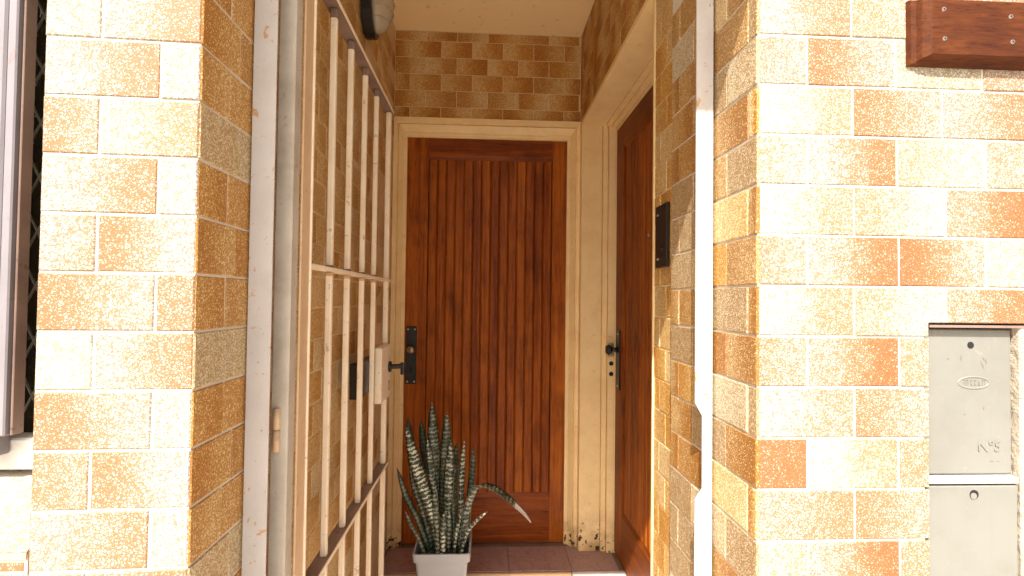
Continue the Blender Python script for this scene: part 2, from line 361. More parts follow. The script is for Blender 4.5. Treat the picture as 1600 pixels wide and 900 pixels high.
for k, L in T.items():
    zt = .4273-.08*(k-1)
    if L[-1][1] < 1.09: L.append((L[-1][1], 1.0985, .3, .4, .2))
    for q in L:
        zb = zt-.08 if len(q) < 6 else q[5]
        front.tile(q[0]-off, q[1]-off, zb, zt, q[2], q[3], q[4])
jamb = Wall(rw, (XJ, 1.166), (XJ, Yf+.0), 'tile_bounce')      # faces the entrance (towards -X): left end is the deep end
def jt(i):
    return (1.166-1.041) if i % 2 else (1.166-1.116)
jt_tones = [[.75, .55, .6], [.5, .9, .5], [.5, .55, 1], [.6, .65, 1], [.7, .95, .5], [.5, .5, 1], [.55, .9, .6], [.55, .6, 1]]
jamb.rows(zR, jt, lambda i, a: jt_tones[(i*3+int(a*13)) % 8] if random.random() < .8 else rtone())
core = bmesh.new()
box(core, XJ+TH*.20, .70, Yf+TH*.20, 1.166, GND, 1.29); box(core, .7001, .912, .83, 1.166, GND, 1.29); box(core, .7001, .912, Yf+TH*.20, .8299, -.028, 1.29); box(core, .9121, 1.9, Yf+TH*.20, 1.166, GND, 1.29)
box(core, -.61, 1.9, Yf+.02, 1.0, 1.2901, TOP)
obj('wall_core', core, M['grout'], rw)
field(rw, (XJ+.002, Yf), (1.9, Yf), [(0, 1.47, .667, 1.26), (.672, 1.47, -.53, .667), (0, .28, GND, -.533), (.48, .672, GND, -.533), (.672, 1.47, GND, -.533)], .4273)

# ---- inner right wall, above and beside the side door
iw = thing('tiled_wall', 'shaded tile wall inside on the right, over and before the brown side door', 'wall', (.45, 1.2, STEP))
XI = .45
inner = Wall(iw, (XI, YB), (XI, 1.168), 'tile_bounce')
zi = [1.297]+[1.255-.08*k for k in range(0, 5)]+[.8650]
inner.rows(zi, lambda i: .15 if i % 2 else .075, dtone)
zi2 = [.8650, .8073]+[.4273+.08*4-.08*k+.012 for k in range(0, 25)]
zi2 = [z for z in zi2 if z > LAND]+[LAND]
near = Wall(iw, (XI, 1.357), (XI, 1.168), 'tile_bounce')
nt = [(.5, .6, .2), (.75, .5, 0), (.3, .45, .3), (.55, .75, 0), (.45, .3, .15)]
near.rows(zi2, lambda i: .09 if i % 2 else .045, lambda i, a: nt[(i*2+int(a*20)) % 5])
core = bmesh.new()
box(core, XI+TH*.20, .64, 1.1661, 1.352, GND, .8625); box(core, XI+TH*.20, .64, 1.1661, YB+.1, .8626, CEIL-.002)
obj('wall_core', core, M['grout_bounce'], iw)
obj('edge_trim', bx(XI-.003, XI+.006, 1.3575, 1.3635, STEP, .842), M['cream'], iw)

# ---- left pillar
lw = thing('tiled_wall', 'sunlit tiled pillar on the left between the window and the gate', 'wall', (-.5, .73, GND))
YL = .726; X0 = -.603; X1 = -.400
pil = Wall(lw, (X0, YL-.008), (X1, YL))
LT = {-3: [(0, .0745, .3, .4, .3), (.0745, .2032, .2, .6, 0)], -2: [(0, .1505, .1, .6, 0), (.1505, .2032, .1, .1, .3)], -1: [(0, .0745, .3, .4, .3), (.0745, .2032, .2, .6, 0)],
 0: [(0, .073, .12, .16, .25), (.073, .2032, .12, .62, 0)],
 1: [(0, .1505, .08, .60, 0), (.1505, .2032, .12, .10, .3)],
 2: [(0, .0735, .58, .36, .05), (.0735, .2032, .14, .52, .6)],
 3: [(0, .1505, .12, .62, .05), (.1505, .2032, .06, .08, .3)],
 4: [(0, .0735, .18, .34, 0), (.0735, .2032, .66, .10, .05)],
 5: [(0, .1510, .64, .24, .05), (.1510, .2032, .55, .52, 0)],
 6: [(0, .0740, .10, .12, 1), (.0740, .2032, .16, .58, .1)],
 7: [(0, .1510, .62, .22, .05), (.1510, .2032, .16, .12, .4)],
 8: [(0, .0735, .52, .42, .15), (.0735, .2032, .60, .08, .05)],
 9: [(0, .1515, .20, .56, .1), (.1515, .2032, .10, .12, .3)],
 10: [(0, .0735, .2, .3, .2), (.0735, .2032, .3, .6, 0)], 11: [(0, .1515, .5, .2, 0), (.1515, .2032, .1, .1, .3)], 12: [(0, .0735, .2, .3, .2), (.0735, .2032, .3, .6, 0)]}
for k, L in LT.items():
    zt = .3498-.08*(k-1)
    for q in L: pil.tile(q[0], q[1], zt-.08, zt, *q[2:])
lj = Wall(lw, (X1, YL), (X1, .93), 'tile_bounce')
ljt = [(.62, .80, .35), (.35, .35, .9), (.66, .85, .3), (.85, .6, .3), (.7, .5, .4), (.35, .42, .8), (.62, .85, .3), (.8, .5, .4)]
lj.rows(zL, lambda i: (.113 if i % 2 else .083), lambda i, a: ljt[(i+(4 if a > .03 else 0)) % 8])
ls = Wall(lw, (X0, .84), (X0, YL-.008))
ls.rows(zL[2:], lambda i: .075 if i % 2 else .15, rtone)
core = bmesh.new()
prism(core, [(X0+TH*.20, YL-.008+TH*.20), (X1-TH*.20, YL+TH*.20), (X1-TH*.20, .93), (X0+TH*.20, .93)], 'Z', GND, 1.29)
obj('wall_core', core, M['grout'], lw)
field(lw, (X0, YL-.008), (X1, YL), [(0, .2032, .67, 1.26), (0, .2032, GND, -.61)], .3498)

# ---- inner left wall behind the gate
gw = thing('tiled_wall', 'shaded brown tile wall inside on the left, behind the open gate', 'wall', (-.43, 1.6, LAND))
P0 = (-.421, .932); P1 = (-.457, YB)
lin = Wall(gw, P0, P1, 'tile_bounce')
zg = [CEIL-.003]+[1.252-.08*k for k in range(0, 31)]+[LAND]
lin.rows([z for z in zg if z >= LAND], lambda i: .15 if i % 2 else .08, lambda i, a: (random.uniform(.15, .45), random.uniform(.3, .75), random.uniform(0, .3)))
core = bmesh.new(); prism(core, [(P0[0]-TH*.20, .9301), (P1[0]-TH*.20, YB+.1), (-.62, YB+.1), (-.62, .9301)], 'Z', GND, CEIL-.002)
obj('wall_core', core, M['grout_bounce'], gw)

# ---- back wall over the far door
bw = thing('tiled_wall', 'dim tile wall, warm bounce light in its colour, above the far door, under the ceiling', 'wall', (0, YB, .87))
back = Wall(bw, (-.4565, YB), (XI, YB), 'tile_bounce')
zb_ = [CEIL-.003, 1.251, 1.170, 1.089, 1.008, .927, .873]
back.rows(zb_, lambda i: (.036+.15*.25 if i % 2 else .036+.15*.75) , lambda i, a: dtone())
core = bmesh.new(); box(core, -.4565, XI+TH*.18, YB+TH*.20, YB+.0999, .873, CEIL-.002)
box(core, -.4565, XI+TH*.18, YB+.10, YB+.2, GND, CEIL-.002)
obj('wall_core', core, M['grout_bounce'], bw)

# ------------------------------------------------------------------ setting: ceiling, landing, street
def struct(name, bm, mat):
    return tag(obj(name, bm, mat), kind='structure')
struct('ceiling', bx(-.62, .70, .93, YB+.25, CEIL, CEIL+.12), M['ceiling'])
struct('added_shade_slab', bx(-1.9, 1.9, .25, YL-.0305, 1.178, 1.34), M['plaster'])  # added slab, out of view: casts the entrance shadow and shields the front
rdg = bmesh.new(); box(rdg, -1.9, 1.9, YL-.0299, Yf+.0199, 1.30, TOP); box(rdg, -.398, .424, YL-.006, .90, 1.19, 1.2999); box(rdg, -.3899, .4199, .9001, .9295, 1.19, 1.2999)
struct('upper_wall', rdg, M['plaster'])
struct('ground', bx(-400, 400, -400, -6, GND-.4, GND-.14), M['asphalt'])
struct('pavement', bx(-40, 40, -6, 3.2, GND-.35, GND), M['concrete'])
# landing in two levels with one sheet of tiles each
low = struct('lower_landing', bx(-.62, XI-.0005, .80, 2.2499, GND+.001, LAND-.009), M['grout'])
up = struct('upper_landing', bx(-.62, XI+.20, 2.25, YB+.0999, GND+.002, STEP-.0035), M['rail_metal'])
def floor_tiles(parent, xs, ys, z, mat='floor_tile'):
    for i in range(len(xs)-1):
        for j in range(len(ys)-1):
            w, d = xs[i+1]-xs[i]-.004, ys[j+1]-ys[j]-.004
            obj('floor_tile', box(bmesh.new(), -w/2, w/2, -d/2, d/2, -.009, 0, .0012), M[mat], parent, loc=((xs[i]+xs[i+1])/2, (ys[j]+ys[j+1])/2, z))
floor_tiles(up, [-.445, -.165, .115, .388, .60], [2.252, 2.475], STEP)
floor_tiles(low, [-.425, -.165, .115, .395], [.81, 1.09, 1.37, 1.65, 1.93, 2.236], LAND, 'floor_tile_pale')
nb = bmesh.new(); box(nb, -.45, .386, 2.237, 2.2515, STEP-.075, STEP-.004, .003)
obj('step_nosing', nb, M['tan_metal'], up)
th = tag(obj('door_threshold', box(bmesh.new(), .388, .628, 1.357, 2.2495, STEP-.06, STEP-.002, .004), M['marble']), 'pale stone threshold slab in front of the brown side door, bright in the sun', 'threshold')
struct('threshold_base', bx(XI+.001, .70, 1.3525, 2.2499, GND+.003, STEP-.0605), M['concrete'])
struct('side_room_wall', bx(.655, .70, 1.1665, YB+.099, STEP-.06, .862), M['plaster'])

# ------------------------------------------------------------------ far door
def sweep_U(bm, xl, xr, zt, zb, prof, topk=1.0, y0=0.0):
    """profile (inset from the outer edge, y) carried up the left side, along the head and down the right"""
    rings = []
    for u, y in prof:
        rings.append([bm.verts.new(p) for p in ((xl+u, y0+y, zb), (xl+u, y0+y, zt-u*topk), (xr-u, y0+y, zt-u*topk), (xr-u, y0+y, zb))])
    for a, b in zip(rings, rings[1:]):
        for i in range(3): bm.faces.new((a[i], a[i+1], b[i+1], b[i]))
    return bm
fd = thing('panelled_door', 'tall varnished brown door of vertical boards at the end of the passage', 'door', (0, YB, STEP))
casing = sweep_U(bmesh.new(), -.4545, .4505, .872, STEP, [(0, 0), (0, -.014), (.018, -.014), (.021, -.010), (.024, -.016), (.026, -.018), (.046, .004), (.0465, .009), (.052, .009), (.0535, .011), (.0625, .011), (.0625, .05)], 1.42, YB)
obj('door_casing', casing, M['cream'], fd)
DL, DR, DT, DBt = -.393, .390, .784, STEP+.006
YD = YB+.022
def add_door(root, wl, to_world, L, R, Tz, B, boards_l, boards_r, top_b, bot_t, nb, mat_v, mat_h):
    """rails and stiles stand 9 mm proud of a field of separate boards; sloping scoops lead into the field"""
    th_ = .040
    def put(name, bm, mat):
        bm.transform(to_world); return obj(name, bm, mat, root)
    put('stile', box(bmesh.new(), L, boards_l-.0006, 0, th_, B, Tz, .001), mat_v); put('stile', box(bmesh.new(), boards_r+.0006, R, 0, th_, B, Tz, .001), mat_v)
    bm = bmesh.new(); prism(bm, [(0.0, top_b+.010), (0.0, Tz), (th_, Tz), (th_, top_b-.012), (.011, top_b-.012)], 'X', boards_l, boards_r); put('top_rail', bm, mat_h)
    bm = bmesh.new(); prism(bm, [(0.0, B), (0.0, bot_t-.010), (.011, bot_t+.012), (th_, bot_t+.012), (th_, B)], 'X', boards_l, boards_r); put('bottom_rail', bm, mat_h)
    wb = (boards_r-boards_l)/nb
    for i in range(nb):
        x0 = boards_l+i*wb+.0002; x1 = boards_l+(i+1)*wb-.0002; c = .0070; d = .008
        bm = bmesh.new(); prism(bm, [(x0, d+c), (x0+c*.8, d), (x1-c*.8, d), (x1, d+c), (x1, .034), (x0, .034)], 'Z', bot_t+.0121, top_b-.0121)
        put('board', bm, mat_v)
add_door(fd, None, Matrix.Translation((0, YD, 0)), DL, DR, DT, DBt, -.289, .318, .692, -.948, 14, M['wood'], M['wood_x'])
pl = obj('handle_plate', box(bmesh.new(), -.384, -.333, YD-.006, YD-.0002, -.412, -.136, .002), M['black'], fd)
k = bmesh.new(); cyl(k, (-.353, YD-.006, -.245), (-.353, YD-.030, -.245), .009); cyl(k, (-.353, YD-.030, -.245), (-.353, YD-.044, -.245), .014, 16, .021); cyl(k, (-.353, YD-.044, -.245), (-.353, YD-.056, -.245), .021, 16, .013)
obj('knob', k, M['brass'], pl, True)
for x in (-.375, -.342):
    for z in (-.149, -.400):
        obj('screw', cyl(bmesh.new(), (x, YD-.006, z), (x, YD-.0085, z), .0042, 10), M['steel'], pl)
kh = bmesh.new(); cyl(kh, (-.358, YD-.0059, -.335), (-.358, YD-.0068, -.335), .0045, 12); box(kh, -.3605, -.3555, YD-.0068, YD-.006, -.356, -.336); obj('keyhole', kh, M['void'], pl)

# ------------------------------------------------------------------ side door on the right
sd = thing('panelled_door', 'brown side door set back in the right wall, sunlit at its foot', 'door', (.61, 2.0, STEP))
XD = .612
# local x runs towards -Y (near end), local y runs towards +X
toS = Matrix(((0, 1, 0, XD), (-1, 0, 0, 0), (0, 0, 1, 0), (0, 0, 0, 1)))
add_door(sd, None, toS, -2.398, -1.50, .808, STEP+.012, -2.275, -1.62, .700, -.950, 14, M['wood'], M['wood_y'])
fr = bmesh.new()
# jamb at the far end: flat face, bead and stop; its head runs over the opening
box(fr, XI-.003, .547, 2.42, YB-.0005, STEP, .8625, .0015)
box(fr, .5485, .573, 2.414, YB-.0005, STEP, .8625, .002)
box(fr, .5745, .606, 2.400, YB-.0005, STEP, .8625, .0015)
box(fr, .6065, .653, 2.402, YB-.0005, STEP, .8625)
box(fr, XI-.006, .562, 1.3525, 2.4195, .842, .8625, .0015)
box(fr, .5625, .585, 1.3525, 2.4135, .836, .8625, .0015)
box(fr, .5855, .606, 1.3525, 2.3995, .822, .8625, .0015)
box(fr, .6065, .653, 1.3525, 2.4015, .811, .8625)
box(fr, .49, .653, 1.3525, 1.497, STEP, .8105)
obj('door_frame', fr, M['cream'], sd)
pl2 = obj('handle_plate', box(bmesh.new(), XD-.006, XD-.0002, 2.310, 2.366, -.405, -.135, .002), M['black'], sd)
k = bmesh.new(); cyl(k, (XD-.006, 2.34, -.225), (XD-.034, 2.34, -.225), .010); cyl(k, (XD-.034, 2.34, -.225), (XD-.048, 2.34, -.225), .016, 16, .025); cyl(k, (XD-.048, 2.34, -.225), (XD-.060, 2.34, -.225), .025, 16, .017)
obj('knob', k, M['black'], pl2, True)
for z in (-.152, -.39):
    obj('screw', cyl(bmesh.new(), (XD-.006, 2.338, z), (XD-.0085, 2.338, z), .0045, 10), M['steel'], pl2)
bolt = bmesh.new(); box(bolt, .575, .600, 2.388, 2.3995, -.262, -.198, .002); box(bolt, .580, .592, 2.372, 2.388, -.250, -.205, .002); obj('strike', bolt, M['steel'], sd)
for z in (-.296, -.345):
    obj('bolt_hole', cyl(bmesh.new(), (.592, 2.3985, z), (.592, 2.4003, z), .0105, 14), M['void'], sd)
pk = bmesh.new(); cyl(pk, (XD-.004, 1.905, .25), (XD+.001, 1.905, .25), .008, 14); obj('peephole', pk, M['steel'], sd)

# ------------------------------------------------------------------ gate frame posts and the open gate
lp = tag(obj('gate_post', box(bmesh.new(), -.3970, -.3585, .875, .8785, LAND-.0, 1.285, .0008), M['white_metal']), 'flat white gate post with rust spots on the left, against the shaded tiles', 'post', 'gate posts')
rp = bmesh.new()
prism(rp, [(.3885, -.187), (.3885, 1.285), (.4205, 1.285), (.4205, LAND), (.3885, LAND), (.3885, -.365), (.402, -.345), (.402, -.212)], 'Y', .935, .9385)
box(rp, .4172, .4206, .9386, .972, LAND, 1.285)
obj_rp = tag(obj('gate_post', rp, M['white_metal']), 'white gate post with a lock notch cut in it, glaring in the sun', 'post', 'gate posts')
gt = thing('security_gate', 'open cream steel bar gate standing against the left wall of the passage', 'gate', (-.36, 1.4, LAND))
ZT, ZM, ZLo, ZB = .672, .062, -.588, -1.235
obj('stile', box(bmesh.new(), -.3735, -.3432, .918, .950, ZB, 1.02, .002), M['stile_metal'], gt)
obj('hinge_strip', box(bmesh.new(), -.3415, -.3375, .9505, .992, ZB, 1.015, .0008), M['tan_metal'], gt)
obj('edge_strip', box(bmesh.new(), -.3445, -.3345, .9925, .999, ZB, 1.015, .0008), M['bar_metal'], gt)
for nm, z, mt in (('rail', ZT, M['rail_metal']), ('rail', ZM, M['bar_metal']), ('rail', ZLo, M['rail_metal']), ('rail', ZB+.03, M['bar_metal'])):
    r = obj(nm, box(bmesh.new(), -.378, -.3455, .9995, 1.864, z-.003, z+.003, .0006), mt, gt)
    obj('rail_edge', box(bmesh.new(), -.3453, -.3425, .9995, 1.864, z-.0045, z+.0045, .0006), M['bar_metal'], r)
ys = [1.047, 1.193, 1.342, 1.498, 1.652]
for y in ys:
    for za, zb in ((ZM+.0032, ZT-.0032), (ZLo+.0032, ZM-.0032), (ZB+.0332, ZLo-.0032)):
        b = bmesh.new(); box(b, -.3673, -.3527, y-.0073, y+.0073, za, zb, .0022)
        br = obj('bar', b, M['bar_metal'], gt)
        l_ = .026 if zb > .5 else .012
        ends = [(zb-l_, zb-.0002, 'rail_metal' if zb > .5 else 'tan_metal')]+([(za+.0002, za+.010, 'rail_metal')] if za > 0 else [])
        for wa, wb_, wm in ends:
            obj('end_collar', box(bmesh.new(), -.3686, -.3514, y-.0086, y+.0086, wa, wb_, .003), M[wm], br)  # slightly wider collar in a darker colour at the bar's end
b = bmesh.new(); box(b, -.3685, -.3505, 1.846, 1.864, -.162, ZT-.0032, .0025); obj('stile', b, M['bar_metal'], gt)
b = bmesh.new(); box(b, -.3685, -.3505, 1.846, 1.864, ZB+.0332, -.352, .0025); obj('stile', b, M['bar_metal'], gt)
lk = obj('lock_cover', box(bmesh.new(), -.366, -.342, 1.715, 1.872, -.350, -.165, .003), M['bar_metal'], gt)
obj('lock_case', box(bmesh.new(), -.398, -.3665, 1.53, 1.80, -.300, -.195, .003), M['black'], gt)
hd = bmesh.new(); cyl(hd, (-.3418, 1.842, -.243), (-.334, 1.842, -.243), .019, 16); cyl(hd, (-.334, 1.842, -.243), (-.292, 1.842, -.240), .0085, 12); cyl(hd, (-.292, 1.842, -.228), (-.292, 1.842, -.270), .0095, 12)
obj('handle', hd, M['black'], lk)
kh = bmesh.new(); box(kh, -.3417, -.3408, 1.842, 1.850, -.328, -.296); cyl(kh, (-.3417, 1.846, -.296), (-.3408, 1.846, -.296), .006, 12); obj('keyhole', kh, M['void'], lk)
for z in (-.195, .62):
    hn = bmesh.new(); cyl(hn, (-.3645, .903, z), (-.3645, .903, z-.075), .0001); hn.free()
    hn = bmesh.new(); cyl(hn, (-.3620, .9165, z), (-.3620, .9165, z-.036), .0062, 12); cyl(hn, (-.3620, .9165, z-.038), (-.3620, .9165, z-.074), .0062, 12)
    obj('hinge', hn, M['tan_metal'], gt, True)

# ------------------------------------------------------------------ wall fittings
ic = thing('intercom', 'narrow black intercom panel on the tiles beside the side door', 'intercom', (XI, 1.285, .05))
obj('face_plate', box(bmesh.new(), XI-.010, XI-.0008, 1.238, 1.322, .086, .246, .002), M['black'], ic)
for z in (.222, .108):
    obj('screw', cyl(bmesh.new(), (XI-.0102, 1.302, z), (XI-.0122, 1.302, z), .0035, 10), M['steel'], ic)
obj('call_button', cyl(bmesh.new(), (XI-.0102, 1.270, .130), (XI-.0135, 1.270, .130), .006, 14), M['black'], ic)

la = thing('wall_lamp', 'bulkhead lamp with ribbed glass high on the left wall above the gate', 'lamp', (-.44, 1.83, 1.0))
def dome(cx, cy, cz, rx, ry, rz, n=18, m=9, cut=0.0):
    """half ellipsoid bulging towards +X, long axis up"""
    bm = bmesh.new(); rings = []
    for i in range(m):
        t_ = (math.pi/2)*i/(m-1)*.98; rr = math.cos(t_); xx = math.sin(t_)
        rings.append([bm.verts.new((cx+rx*xx, cy+ry*rr*math.cos(2*math.pi*j/n), cz+rz*rr*math.sin(2*math.pi*j/n))) for j in range(n)])
    for a, b_ in zip(rings, rings[1:]):
        for j in range(n): bm.faces.new((a[j], a[(j+1) % n], b_[(j+1) % n], b_[j]))
    bm.faces.new(rings[-1]); bm.faces.new(rings[0])
    return bm
LX, LY, LZ = -.4345, 1.80, 1.035
bs = bmesh.new()
ring0 = [( .083*math.cos(2*math.pi*j/24), .125*math.sin(2*math.pi*j/24)) for j in range(24)]
prism(bs, [(LY+a, LZ+c_) for a, c_ in ring0], 'X', LX, LX+.034)
obj('lamp_base', bs, M['black'], la)
obj('lamp_glass', dome(LX+.0341, LY, LZ, .062, .070, .110), M['lamp_glass'], la, True)
for dz in (-.07, -.035, 0, .035, .07):
    k_ = math.sqrt(max(0, 1-(dz/.110)**2)); rb = bmesh.new(); pts = []
    for i in range(13):
        a = math.pi*i/12; pts.append(Vector((LX+.0345+.0632*k_*math.sin(a), LY+.0712*k_*math.cos(a), LZ+dz)))
    for a, b_ in zip(pts, pts[1:]): cyl(rb, a, b_, .0022, 6)
    obj('glass_rib', rb, M['lamp_glass'], la, True)

pq = thing('wooden_plaque', 'red brown wooden plaque with four screws, fixed high on the sunlit wall', 'plaque', (.77, Yf, .43))
pb = bmesh.new()
A_ = [(.671, Yf-.0005, .383), (.674, Yf-.007, .3845), (.681, Yf-.009, .388), (.685, Yf-.016, .390), (.692, Yf-.018, .393), (.697, Yf-.022, .3955)]
rings = []
for (x, y, z) in A_:
    ins = x-.671
    rings.append([pb.verts.new((x, y, z)), pb.verts.new((.872, y, z)), pb.verts.new((.872, y, .489-ins*.25)), pb.verts.new((x, y, .489-ins*.25))])
for a, b_ in zip(rings, rings[1:]):
    for i in range(4): pb.faces.new((a[i], a[(i+1) % 4], b_[(i+1) % 4], b_[i]))
pb.faces.new(rings[-1]); pb.faces.new(rings[0])
obj('board', pb, M['plaque'], pq)
for x, z in ((.7155, .4665), (.7165, .4195), (.8265, .459), (.829, .4185)):
    s_ = bmesh.new(); cyl(s_, (x, Yf-.0218, z), (x, Yf-.0232, z), .0036, 14, .0030)
    sc_ = obj('screw', s_, M['steel'], pq)
    a = random.uniform(0, 1.5); c_ = bmesh.new()
    for q in (0, math.pi/2):
        dx, dz = math.cos(a+q)*.0022, math.sin(a+q)*.0022; cyl(c_, (x-dx, Yf-.0233, z-dz), (x+dx, Yf-.0233, z+dz), .0005, 6)
    obj('screw_slot', c_, M['void'], sc_)

# ------------------------------------------------------------------ meter cupboard
mc = thing('meter_cupboard', 'grey cream painted meter cupboard with two metal doors set in the right wall', 'cupboard', (.78, Yf, -.6))
YM = Yf+.014
sr = bmesh.new(); box(sr, .8635, .9035, Yf+.002, .828, -.62, -.033, .003); box(sr, .706, .8634, .815, .828, -.62, -.033)
obj('surround', sr, M['mortar'], mc)
ud = obj('door', box(bmesh.new(), .7095, .8605, YM, YM+.01, -.2745, -.0395, .002), M['meter_paint'], mc)
obj('ledge', box(bmesh.new(), .7085, .8615, Yf+.0035, YM+.012, -.287, -.2772, .002), M['sill_white'], mc)
ld = obj('door', box(bmesh.new(), .7085, .8595, Yf+.005, Yf+.012, -.60, -.2905, .0015), M['meter_paint'], mc)
obj('keyhole', cyl(bmesh.new(), (.7905, YM-.0006, -.0655), (.7905, YM+.001, -.0655), .0056, 14), M['void'], ud)
lh = obj('keyhole', cyl(bmesh.new(), (.7855, Yf+.0044, -.304), (.7855, Yf+.006, -.304), .0075, 14), M['void'], ld)
obj('lock_barrel', cyl(bmesh.new(), (.784, Yf+.0035, -.306), (.784, Yf+.0046, -.306), .0052, 12), M['meter_paint'], lh)
em = bmesh.new(); N = 28; ex, ez = .7955, -.1265
def ell(a, b_, y): return [em.verts.new((ex+a*math.cos(2*math.pi*i/N), y, ez+b_*math.sin(2*math.pi*i/N))) for i in range(N)]
o1, o2, i2, i1 = ell(.0285, .0112, YM-.0001), ell(.0270, .0100, YM-.0013), ell(.0255, .0088, YM-.0013), ell(.0240, .0078, YM-.0001)
for p_, q_ in ((o1, o2), (o2, i2), (i2, i1)):
    for i in range(N): em.faces.new((p_[i], p_[(i+1) % N], q_[(i+1) % N], q_[i]))
eo = obj('emblem', em, M['meter_paint'], ud, True)
# cast letters inside the oval, worn past reading
for i in range(6):
    x = ex-.0185+i*.0066; wl_ = bmesh.new()
    for (a, b_, c_, d_) in random.sample([(0, .0045, -.0042, -.003), (0, .0045, .003, .0042), (0, .0012, -.004, .004), (.0034, .0046, -.004, .004), (.0005, .004, -.0006, .0006)], 3):
        box(wl_, x+a, x+b_, YM-.0006, YM+.0002, ez+c_, ez+d_)
    obj('worn_letter', wl_, M['meter_paint'], ud)
def lettering(txt, size, depth, loc, mat, parent):
    cu = bpy.data.curves.new('lettering', 'FONT'); cu.body = txt; cu.size = size; cu.extrude = depth; cu.bevel_depth = .0002; cu.align_x = 'LEFT'
    o = bpy.data.objects.new('lettering', cu); COL.objects.link(o)
    dg = bpy.context.evaluated_depsgraph_get(); me = bpy.data.meshes.new_from_object(o.evaluated_get(dg)); bpy.data.objects.remove(o)
    me.transform(Matrix.Rotation(math.pi/2, 4, 'X')); me.materials.clear(); me.materials.append(mat)
    n = bpy.data.objects.new('lettering', me); n.location = loc; return link(n, parent)
lettering('N\u00ba5', .0245, .0008, (.8005, YM-.0004, -.2375), M['meter_paint'], ud)
sf = bmesh.new()
for (x, z, l, a) in ((.8105, -.098, .018, 1.95), (.8165, -.092, .010, 1.8), (.8125, -.088, .008, 2.0), (.774, -.087, .012, 1.62), (.752, -.088, .006, 2.6), (.779, -.178, .006, 2.6), (.812, -.168, .008, 1.4), (.825, -.254, .008, 3.1), (.836, -.254, .004, 3.1)):
    dx, dz = math.cos(a)*l/2, math.sin(a)*l/2
    w_ = .0009
    nx, nz = -math.sin(a)*w_, math.cos(a)*w_
    sf.faces.new([sf.verts.new(p) for p in ((x-dx, YM-.0003, z-dz), (x+nx, YM-.0003, z+nz), (x+dx, YM-.0003, z+dz), (x-nx, YM-.0003, z-nz))])
obj('scratch', sf, M['scuff'], ud)
obj('cupboard_gap_strip', bx(.7095, .9035, Yf+.001, Yf+.0265, -.0365, -.0325), M['rail_metal'], mc)  # dark strip standing in for the dark gap above the upper door

# ------------------------------------------------------------------ window at the far left
wi = thing('leaded_window', 'grey framed window with leaded diamond glass left of the tiled pillar', 'window', (-.75, .82, -.25))
fr = bmesh.new()
box(fr, -.785, -.700, .770, .800, -.205, 1.1, .003); box(fr, -.6999, -.686, .772, .800, -.205, 1.1, .002); box(fr, -.775, -.718, .768, .7698, -.175, 1.1, .002); box(fr, -.785, -.702, .772, .802, -.236, -.2052, .002)
obj('mullion', fr, M['window_paint'], wi)
obj('top_rail', box(bmesh.new(), -1.2, -.612, .803, .832, 1.06, 1.0995, .002), M['window_paint'], wi)
obj('putty_edge', box(bmesh.new(), -.6858, -.682, .780, .800, -.205, 1.1, .001), M['rail_metal'], wi)
obj('bottom_rail', box(bmesh.new(), -1.2, -.612, .8025, .84, -.262, -.215, .003), M['sill_white'], wi)
gl = obj('glass', bx(-1.2, -.6035, .836, .842, -.2145, 1.1), M['glass'], wi)
ld_ = bmesh.new()
for i in range(-1, 16):
    zc = -.2+i*.085
    for j in range(8):
        xa = -.700-.042*j
        for sx_ in (-.021, .021):
            for dz in (0, .085): cyl(ld_, (xa, .833, zc+.0425), (xa+sx_, .833, zc+dz), .0018, 6)
obj('lead_came', ld_, M['lead'], gl)
sw = thing('window_sill', 'sunlit sloping tiled sill under the leaded window', 'sill', (-.8, .75, -.35))
sb = bmesh.new(); prism(sb, [(.7195, -.346), (.7195, -.40), (.842, -.40), (.842, -.272), (.80, -.276)], 'X', -1.5, -.6036); obj('sill_core', sb, M['grout'], sw)
for i in range(5):
    x1 = -.6042-i*.152; x0 = x1-.149; bm = bmesh.new()
    q = [(x0, .7178, -.3425), (x1, .7178, -.3425), (x1, .8015, -.2715), (x0, .8015, -.2715)]
    A = [bm.verts.new(p) for p in q]; B = [bm.verts.new((p[0], p[1]+.004, p[2]-.006)) for p in q]
    for j in range(4): bm.faces.new((A[j], A[(j+1) % 4], B[(j+1) % 4], B[j]))
    bm.faces.new(A); bm.faces.new(B); o = obj('sill_tile', bm, M['tile'], sw); o.color = (.1, .3, .3, 1)
    bm = bmesh.new(); box(bm, x0, x1, .7172, .7192, -.352, -.3435); obj('sill_edge', bm, M['tan_metal'], sw)
wu = thing('tiled_wall', 'strip of sunlit tile wall under the window at the lower left corner', 'wall', (-.9, .72, GND))
wu_w = Wall(wu, (-1.36, .7185), (-.6055, .7185))
zs_ = [-.3535]+[z for z in zL if z < -.37]+[-.70]
wu_w.rows(zs_, lambda i: .0045+.075 if i % 2 else .1545, rtone)
core = bmesh.new(); box(core, -1.9, -.6035, .7205, 1.0, GND, -.4005); box(core, -1.9, -1.36, .7205, 1.0, -.4004, 1.29); box(core, -1.3599, -.6035, .86, 1.0, -.4004, 1.29); box(core, -1.3599, -.6105, .7205, .8599, 1.1, 1.29); box(core, -1.9, -.611, .7205, 1.0, 1.2902, TOP)
obj('wall_core', core, M['grout'], wu)

